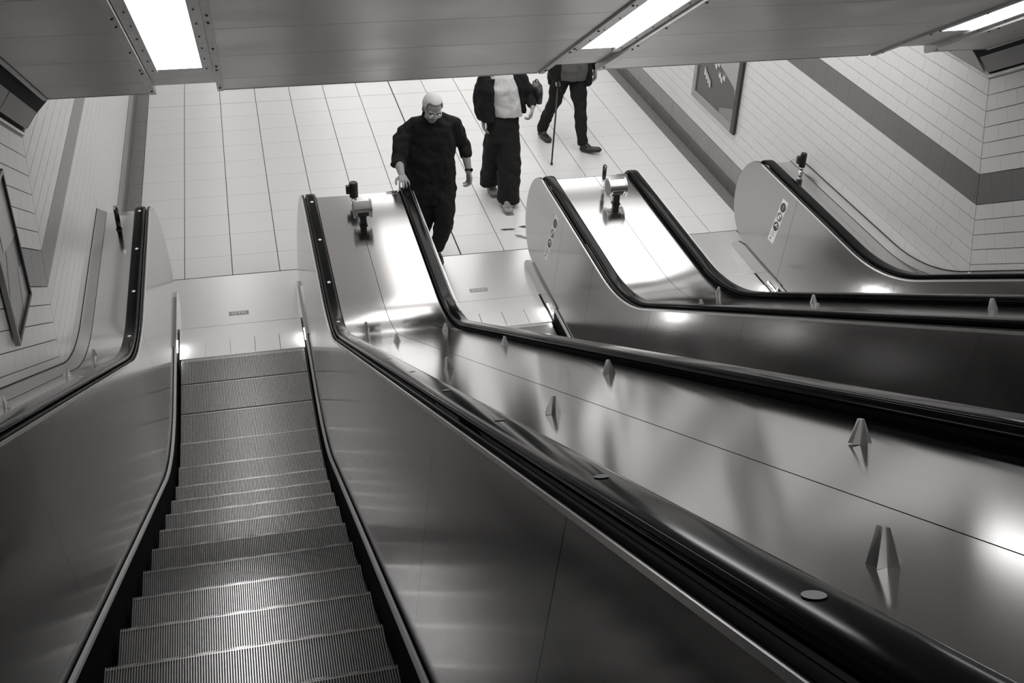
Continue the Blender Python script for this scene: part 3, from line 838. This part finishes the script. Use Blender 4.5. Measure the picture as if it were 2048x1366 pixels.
def hand(bm, wrist, d, n, side, curl=(18, 25, 20), splay=7, thumb_in=25):
    """d: along the hand, n: palm-facing direction, side: +1 thumb toward d x n, -1 opposite"""
    d = Vector(d).normalized(); n = Vector(n); n = (n - n.dot(d)*d).normalized(); w = d.cross(n)*side; wr = Vector(wrist)
    for u in (-.027, -.009, .009, .027):
        limb(bm, [(wr + w*u*.55, .0165), (wr + d*.045 + w*u*.9, .0155), (wr + d*.088 + w*u, .0125)])
    lens = [(.030, .0235, .019), (.034, .0265, .021), (.032, .0245, .020), (.025, .018, .016)]
    for f in range(4):
        u = .036 - .024*f; base = wr + d*(.09 - .004*abs(f-1.2)) + w*u
        sp = math.radians(splay*(1.2 - f)); dd = (d*math.cos(sp) + w*math.sin(sp)).normalized()
        ang = 0; p = base - dd*.012; ch = [(p, .0098)]
        p = base; ch.append((p, .0095))
        for L_, c, r in zip(lens[f], curl, (.0088, .0082, .0072)):
            ang += math.radians(c); dv = dd*math.cos(ang) + n*math.sin(ang); p = p + dv*L_; ch.append((p, r))
        limb(bm, ch)
    tb = wr + d*.022 + w*.022; t1 = tb + (d*.55 + w*.75 + n*.15).normalized()*.042
    a = math.radians(thumb_in); t2 = t1 + (d*math.cos(a) + w*.35 + n*.3).normalized()*.034; t3 = t2 + (d + w*.05 + n*.4).normalized()*.026
    limb(bm, [(tb, .0155), (t1, .0125), (t2, .0108), (t3, .0085)])
def head_parts(bm, M):
    T = lambda p: M @ Vector(p)
    ell(bm, (0, .012, .035), (.077, .098, .088), M); ell(bm, (0, -.025, -.045), (.062, .07, .072), M); ell(bm, (0, -.052, -.088), (.036, .034, .028), M)
    ell(bm, (0, .0, -.005), (.072, .085, .075), M)
    limb(bm, [(T((0, -.083, .018)), .010), (T((0, -.103, -.022)), .0145)]); ball(bm, T((.011, -.095, -.026)), .009); ball(bm, T((-.011, -.095, -.026)), .009)
    for s in (-1, 1):
        ell(bm, (s*.079, .012, -.008), (.011, .021, .034), M)
        limb(bm, [(T((s*.012, -.082, .022)), .010), (T((s*.05, -.07, .024)), .010)])
        ell(bm, (s*.042, -.062, -.03), (.025, .025, .024), M)
    limb(bm, [(T((-.021, -.082, -.058)), .007), (T((0, -.09, -.056)), .0075), (T((.021, -.082, -.058)), .007)])
    limb(bm, [(T((-.017, -.082, -.068)), .007), (T((0, -.088, -.069)), .008), (T((.017, -.082, -.068)), .007)])
def hair_cap(M, style, mt, parent):
    bm = bmesh.new(); bmesh.ops.create_uvsphere(bm, u_segments=40, v_segments=28, radius=1)
    dele = []
    for f in bm.faces:
        c = f.calc_center_median()
        face = c.y < -.45 and c.z < (.62 if style == 'short' else .45); low = c.z < -.55 or (c.z < -.1 and c.y < .05 and style == 'short')
        if face or low: dele.append(f)
    bmesh.ops.delete(bm, geom=dele, context='FACES')
    for v in bm.verts: v.co = M @ Vector((v.co.x*.0815, v.co.y*.103+.014, v.co.z*.094+.037))
    o = link('hair', from_bm('hair', bm, True), mt, parent)
    md = o.modifiers.new('t', 'SOLIDIFY'); md.thickness = .008; md.offset = 1
    return o
def eyes(M, parent):
    for s in (-1, 1):
        bm = bmesh.new(); ell(bm, (s*.031, -.077, .004), (.0115, .009, .008), M, 12, 8); link('eye', from_bm('eye', bm, True), EYE, parent)
def person(name_label, loc):
    root = empty('person', loc); tag(root, name_label, 'person', 'people in the hall'); return root
def part(root, name, bm, mt, voxel, smooth=4):
    o = link(name, from_bm(name, bm), mt, None); bake(o, voxel, smooth, {CLOTH: .05, CLOTH2: .04, CREAM: .035, GREYK: .04}.get(mt, 0.))
    o.parent = root; o.matrix_parent_inverse = Matrix.Translation(-Vector(root.location)); return o
def foot(bm, heel, direc, L_=.265, r=.042, up=.0):
    d = Vector(direc).normalized(); h = Vector(heel); z = Vector((0, 0, 1)); w = d.cross(z)
    for u in (-.022, .022):
        limb(bm, [(h + d*.03 + w*u*.6 + z*.035, .033), (h + d*.13 + w*u*1.1 + z*(.030+up*.3), .030), (h + d*(L_-.055) + w*u*1.1 + z*(.026+up), .026), (h + d*(L_-.03) + w*u*.6 + z*(.024+up), .022)])
    limb(bm, [(h + d*.045 + z*.09, .043), (h + d*.10 + z*.06, .036)])
def rootfix(o, root): o.parent = root; o.matrix_parent_inverse = Matrix.Translation(-Vector(root.location))

# ---- man in glasses, hand on the handrail, stepping onto the middle escalator
R1 = person('grey-haired man in glasses and black clothes with one hand on the handrail', (2.17, 0, 0))
HM = Matrix.Translation((2.165, -.105, 1.555)) @ Matrix.Rotation(math.radians(9), 4, 'Z') @ Matrix.Rotation(math.radians(5), 4, 'Y') @ Matrix.Rotation(math.radians(24), 4, 'X')
shR, elR, wrR = (1.945, .05, 1.275), (1.845, -.14, 1.105), (1.838, -.40, 1.072)
shL, elL, wrL = (2.38, .06, 1.325), (2.495, .12, 1.085), (2.525, .0, .872)
bm = bmesh.new()
head_parts(bm, HM)
limb(bm, [((2.165, .02, 1.39), .062), ((2.163, -.05, 1.47), .056)])
loft(bm, [(2.165, .07, .80, .15, .10), (2.165, .075, .95, .155, .11), (2.163, .07, 1.12, .15, .11), (2.162, .05, 1.30, .165, .105), (2.163, .035, 1.40, .10, .07)])
limb(bm, [(shR, .055), (elR, .042), ((1.842, -.25, 1.092), .041), (wrR, .028)])
limb(bm, [(shL, .055), (elL, .042), ((2.512, .06, .985), .040), (wrL, .028)])
hand(bm, wrR, (.02, -1, -.12), (.0, -.1, -1), -1, curl=(14, 30, 30), splay=8)
hand(bm, wrL, (.0, -.22, -1), (-.9, -.3, 0), -1, curl=(28, 38, 28), splay=4)
limb(bm, [((2.10, .07, .84), .075), ((2.11, .06, .47), .05), ((2.09, .20, .10), .036)])
limb(bm, [((2.26, .06, .84), .075), ((2.285, -.08, .47), .05), ((2.215, .02, .09), .036)])
b1 = part(R1, 'body', bm, SKIN, .005, 3)
bm = bmesh.new()      # black overshirt, sleeves rolled to below the elbow
loft(bm, [(2.175, .04, .60, .205, .160), (2.17, .05, .72, .24, .170), (2.165, .06, .82, .242, .172), (2.163, .06, .98, .24, .175), (2.163, .055, 1.12, .238, .168), (2.162, .05, 1.24, .23, .148, 0, .08), (2.162, .045, 1.34, .205, .125, 0, .12), (2.163, .03, 1.405, .13, .09, 0, .12), (2.163, .0, 1.44, .078, .074)])
limb(bm, [((2.13, .03, 1.395), .066), ((2.03, .045, 1.335), .075), (shR, .082)])
limb(bm, [((2.20, .03, 1.40), .066), ((2.30, .05, 1.365), .075), (shL, .082)])
limb(bm, [(shR, .082), ((1.885, -.045, 1.195), .074), (elR, .066), ((1.842, -.205, 1.097), .062)])
limb(bm, [(shL, .082), ((2.44, .09, 1.205), .074), (elL, .066), ((2.508, .075, 1.01), .060)])
limb(bm, [((1.875, -.19, 1.10), .035), ((1.80, -.19, 1.08), .036)])
part(R1, 'overshirt', bm, CLOTH, .008, 3)
bm = bmesh.new()
ringz = 1.44
cyl(bm, (2.163, .012, 1.405), (2.163, -.022, 1.468), .082, .074, 24, cap=False)
o = link('collar', from_bm('collar', bm, True), CLOTH, None); md = o.modifiers.new('t', 'SOLIDIFY'); md.thickness = .006; rootfix(o, R1)
bm = bmesh.new()
limb(bm, [((2.10, .06, .88), .125), ((2.11, .05, .66), .115), ((2.12, .05, .46), .095), ((2.11, .14, .26), .078), ((2.09, .195, .09), .070)])
limb(bm, [((2.25, .05, .88), .13), ((2.28, -.01, .66), .118), ((2.29, -.055, .48), .100), ((2.255, -.03, .27), .080), ((2.215, .01, .09), .070)])
part(R1, 'trousers', bm, CLOTH2, .009, 4)
for heel, dr in (((2.09, .23, 0), (0, -1, 0)), ((2.213, .045, 0), (-.02, -1, 0))):
    bm = bmesh.new(); foot(bm, heel, dr); part(R1, 'shoe', bm, SHOE, .006, 3)
h = hair_cap(HM, 'short', HAIRW, None); rootfix(h, R1)
er = empty('tmp'); eyes(HM, R1)
for c in list(R1.children):
    if c.name.startswith('eye'): c.matrix_parent_inverse = Matrix.Translation(-Vector(R1.location))
bpy.data.objects.remove(er)
bm = bmesh.new()      # glasses: two wire rims, bridge, temples
for s in (-1, 1):
    pts = [HM @ Vector((s*.033 + .024*math.cos(a), -.098, -.002 + .019*math.sin(a))) for a in [2*math.pi*i/16 for i in range(16)]]
    for i in range(16): cyl(bm, pts[i], pts[(i+1) % 16], .0016, n=6)
    cyl(bm, HM @ Vector((s*.057, -.096, .003)), HM @ Vector((s*.083, -.002, .008)), .0017, n=6)
cyl(bm, HM @ Vector((-.009, -.099, .002)), HM @ Vector((.009, -.099, .002)), .0016, n=6)
o = link('glasses', from_bm('glasses', bm), CHROME, None); rootfix(o, R1)
for s in (-1, 1):
    bm = bmesh.new(); v = [bm.verts.new(HM @ Vector((s*.033 + .023*math.cos(a), -.098, -.002 + .018*math.sin(a)))) for a in [2*math.pi*i/16 for i in range(16)]]; bm.faces.new(v)
    l = link('lens', from_bm('lens', bm), GLASS, o)
bm = bmesh.new(); wd = (Vector(wrL) - Vector((2.512, .06, .985))).normalized()
cyl(bm, Vector(wrL) - wd*.030, Vector(wrL) - wd*.012, .034, .033, 24); o = link('watch', from_bm('watch', bm, True), SHOE, None); rootfix(o, R1)
bm = bmesh.new(); c0 = Vector(wrL) - wd*.021 + Vector((.018, -.026, .006)); cyl(bm, c0, c0 + Vector((.006, -.009, .003)), .017, .016, 20)
link('watch_face', from_bm('watch_face', bm), CHROME, o)

# ---- woman in wide black trousers and a cream top
R2 = person('woman in wide black trousers, cream top and dark jacket walking', (3.11, 1.1, 0))
HM2 = Matrix.Translation((3.09, 1.12, 1.565)) @ Matrix.Rotation(math.radians(6), 4, 'X')
s1, e1, w1 = (2.91, 1.13, 1.36), (2.865, 1.17, 1.11), (2.90, 1.10, .92)
s2, e2, w2 = (3.27, 1.13, 1.36), (3.40, 1.12, 1.14), (3.385, .98, 1.06)
bm = bmesh.new(); head_parts(bm, HM2)
limb(bm, [((3.09, 1.14, 1.38), .055), ((3.09, 1.13, 1.48), .05)])
loft(bm, [(3.10, 1.13, .82, .15, .10), (3.10, 1.13, .98, .13, .095), (3.095, 1.13, 1.12, .125, .09), (3.09, 1.13, 1.30, .15, .10), (3.09, 1.13, 1.39, .08, .06)])
limb(bm, [(s1, .048), (e1, .036), (w1, .024)]); limb(bm, [(s2, .048), (e2, .036), (w2, .024)])
hand(bm, w1, (.1, -.25, -1), (1, 0, 0), -1); hand(bm, w2, (-.25, -.45, -.85), (-1, .2, 0), -1, curl=(35, 45, 35))
limb(bm, [((3.03, 1.13, .84), .07), ((3.03, 1.15, .46), .046), ((3.07, 1.36, .10), .032)])
limb(bm, [((3.18, 1.12, .84), .07), ((3.19, 1.02, .46), .046), ((3.13, .93, .08), .032)])
for hl, dr in (((3.07, 1.40, .005), (0, -1, 0)), ((3.13, .975, .005), (-.05, -1, 0))): foot(bm, hl, dr, .235)
part(R2, 'body', bm, SKIN, .006, 3)
bm = bmesh.new()
loft(bm, [(3.15, 1.10, .965, .155, .125), (3.13, 1.11, 1.10, .15, .125), (3.105, 1.11, 1.25, .155, .12), (3.095, 1.12, 1.36, .12, .085), (3.09, 1.13, 1.40, .075, .06)])
part(R2, 'knit_top', bm, CREAM, .008, 3)
bm = bmesh.new()      # jacket: two front panels, back and sleeves
loft(bm, [(2.945, 1.12, .93, .10, .135), (2.93, 1.13, 1.08, .095, .135), (2.935, 1.13, 1.24, .10, .13), (2.95, 1.14, 1.36, .09, .10)])
loft(bm, [(3.315, 1.16, .98, .045, .10), (3.30, 1.16, 1.1, .05, .11), (3.27, 1.15, 1.25, .06, .115), (3.23, 1.15, 1.36, .07, .095)])
loft(bm, [(3.12, 1.225, .93, .20, .05), (3.10, 1.225, 1.1, .19, .05), (3.09, 1.22, 1.25, .19, .05), (3.09, 1.19, 1.39, .13, .05)])
limb(bm, [(s1, .07), (e1, .058), ((2.89, 1.11, .96), .05)]); limb(bm, [(s2, .07), (e2, .06), ((3.39, 1.03, 1.09), .05)])
part(R2, 'jacket', bm, CLOTH, .009, 3)
bm = bmesh.new()
loft(bm, [(3.115, 1.12, .70, .175, .14), (3.115, 1.12, .86, .165, .135), (3.11, 1.12, .98, .14, .11)])
loft(bm, [(3.03, 1.32, .10, .105, .11), (3.035, 1.25, .30, .10, .11), (3.03, 1.16, .60, .10, .12), (3.05, 1.13, .82, .10, .12)])
loft(bm, [(3.165, .985, .055, .115, .135), (3.165, 1.00, .30, .118, .13), (3.175, 1.06, .60, .115, .13), (3.17, 1.11, .82, .105, .12)])
part(R2, 'wide_trousers', bm, CLOTH2, .009, 3)
for hl in ((3.07, 1.40, 0), (3.13, .975, 0)):
    bm = bmesh.new(); bbox(bm, hl[0]-.042, hl[0]+.042, hl[1]-.24, hl[1]+.01, 0, .012); bbox(bm, hl[0]-.045, hl[0]+.045, hl[1]-.17, hl[1]-.13, .01, .062)
    bmesh.ops.bevel(bm, geom=list(bm.edges), offset=.005, segments=2, affect='EDGES'); o = link('sandal', from_bm('sandal', bm), SANDAL, None); rootfix(o, R2)
h = hair_cap(HM2, 'long', HAIRD, None); rootfix(h, R2); eyes(HM2, R2)
for c in R2.children:
    if c.name.startswith('eye'): c.matrix_parent_inverse = Matrix.Translation(-Vector(R2.location))
hb = empty('handbag', (3.475, 1.16, 1.07)); tag(hb, 'small dark handbag held at the elbow of the woman in wide trousers', 'handbag')
bm = bmesh.new(); loft(bm, [(0, 0, 0, .045, .12), (0, 0, .10, .05, .125), (0, 0, .17, .04, .115)]); link('bag_body', from_bm('bag_body', bm, True), SHOE, hb)
bm = bmesh.new(); pts = [(0, .085*math.cos(a), .165+.05*math.sin(a)) for a in [math.pi*i/12 for i in range(13)]]
for a, b in zip(pts, pts[1:]): cyl(bm, a, b, .006, n=8)
link('strap', from_bm('strap', bm), SHOE, hb)

# ---- man with a walking stick
R3 = person('man in dark trousers striding with a walking stick beyond the woman', (4.2, 2.5, 0))
HM3 = Matrix.Translation((4.24, 2.42, 1.60)) @ Matrix.Rotation(math.radians(10), 4, 'X')
s1, e1, w1 = (4.05, 2.48, 1.36), (3.985, 2.52, 1.07), (4.035, 2.40, .835)
s2, e2, w2 = (4.43, 2.50, 1.36), (4.53, 2.58, 1.08), (4.535, 2.50, .865)
bm = bmesh.new(); head_parts(bm, HM3)
limb(bm, [((4.24, 2.47, 1.40), .06), ((4.24, 2.44, 1.50), .055)])
loft(bm, [(4.23, 2.50, .80, .15, .11), (4.235, 2.48, .98, .155, .13), (4.24, 2.48, 1.15, .15, .115), (4.24, 2.48, 1.32, .165, .10), (4.24, 2.48, 1.41, .09, .06)])
limb(bm, [(s1, .052), (e1, .04), (w1, .027)]); limb(bm, [(s2, .052), (e2, .04), (w2, .027)])
hand(bm, w1, (.05, -.30, -.95), (1, -.1, 0), -1, curl=(60, 70, 50), splay=2); hand(bm, w2, (.02, -.2, -1), (-1, 0, 0), 1, curl=(25, 35, 25))
limb(bm, [((4.14, 2.50, .84), .07), ((4.08, 2.56, .47), .05), ((3.99, 2.70, .12), .034)])
limb(bm, [((4.32, 2.50, .84), .07), ((4.33, 2.36, .47), .05), ((4.34, 2.20, .10), .034)])
part(R3, 'body', bm, SKIN, .006, 3)
bm = bmesh.new()
loft(bm, [(4.235, 2.47, .80, .19, .155), (4.24, 2.46, .93, .195, .17), (4.24, 2.47, 1.10, .19, .155), (4.24, 2.48, 1.28, .2, .135), (4.24, 2.48, 1.38, .15, .09), (4.24, 2.46, 1.43, .075, .07)])
part(R3, 'grey_jumper', bm, GREYK, .009, 3)
bm = bmesh.new()
loft(bm, [(4.06, 2.49, .72, .075, .14), (4.055, 2.49, .95, .07, .145), (4.05, 2.49, 1.2, .075, .13), (4.09, 2.49, 1.38, .075, .09)])
loft(bm, [(4.41, 2.49, .72, .065, .14), (4.42, 2.49, .95, .065, .145), (4.42, 2.49, 1.2, .07, .13), (4.39, 2.49, 1.38, .075, .09)])
loft(bm, [(4.235, 2.60, .72, .21, .055), (4.24, 2.61, .95, .21, .055), (4.24, 2.60, 1.2, .21, .055), (4.24, 2.56, 1.40, .15, .05)])
limb(bm, [(s1, .08), (e1, .065), ((4.025, 2.425, .885), .052)]); limb(bm, [(s2, .08), (e2, .065), ((4.535, 2.52, .91), .052)])
part(R3, 'open_coat', bm, CLOTH, .009, 3)
bm = bmesh.new()
limb(bm, [((4.14, 2.50, .86), .115), ((4.11, 2.53, .66), .095), ((4.08, 2.56, .47), .078), ((4.03, 2.64, .28), .068), ((3.99, 2.70, .10), .062)])
limb(bm, [((4.32, 2.50, .86), .115), ((4.33, 2.42, .66), .095), ((4.335, 2.35, .47), .078), ((4.34, 2.27, .28), .068), ((4.345, 2.20, .11), .060)])
part(R3, 'trousers', bm, CLOTH2, .009, 4)
for hl, dr, up in (((3.985, 2.745, 0), (.18, -1, 0), 0), ((4.33, 2.225, 0), (.75, -.66, 0), .035)):
    bm = bmesh.new(); foot(bm, hl, dr, .275, up=up); part(R3, 'shoe', bm, SHOE, .006, 3)
h = hair_cap(HM3, 'short', HAIRW, None); rootfix(h, R3); eyes(HM3, R3)
for c in R3.children:
    if c.name.startswith('eye'): c.matrix_parent_inverse = Matrix.Translation(-Vector(R3.location))
st = empty('walking_stick', (3.89, 1.884, 0)); tag(st, 'thin dark walking stick planted on the floor tiles ahead of the striding man', 'walking stick')
top = Vector((4.055 - 3.89, 2.345 - 1.884, .80))
bm = bmesh.new(); cyl(bm, (0,0,.02), top, .009, .011, 12); link('shaft', from_bm('shaft', bm, True), SHOE, st)
bm = bmesh.new(); cyl(bm, (0,0,0), top*.03, .014, .013, 12); link('ferrule', from_bm('ferrule', bm), BLACK, st)
bm = bmesh.new(); limb(bm, [(top + Vector((0, .05, -.005)), .012), (top + Vector((0, 0, .012)), .013), (top + Vector((0, -.06, .0)), .012)]); link('handle', from_bm('handle', bm, True), SHOE, st)
bm = bmesh.new(); pts = [top + Vector(q) for q in ((0, -.02, -.03), (.03, -.03, -.10), (.07, -.05, -.20))]
for a, b in zip(pts, pts[1:]): cyl(bm, a, b, .003, n=6)
link('wrist_strap', from_bm('wrist_strap', bm), BLACK, st)
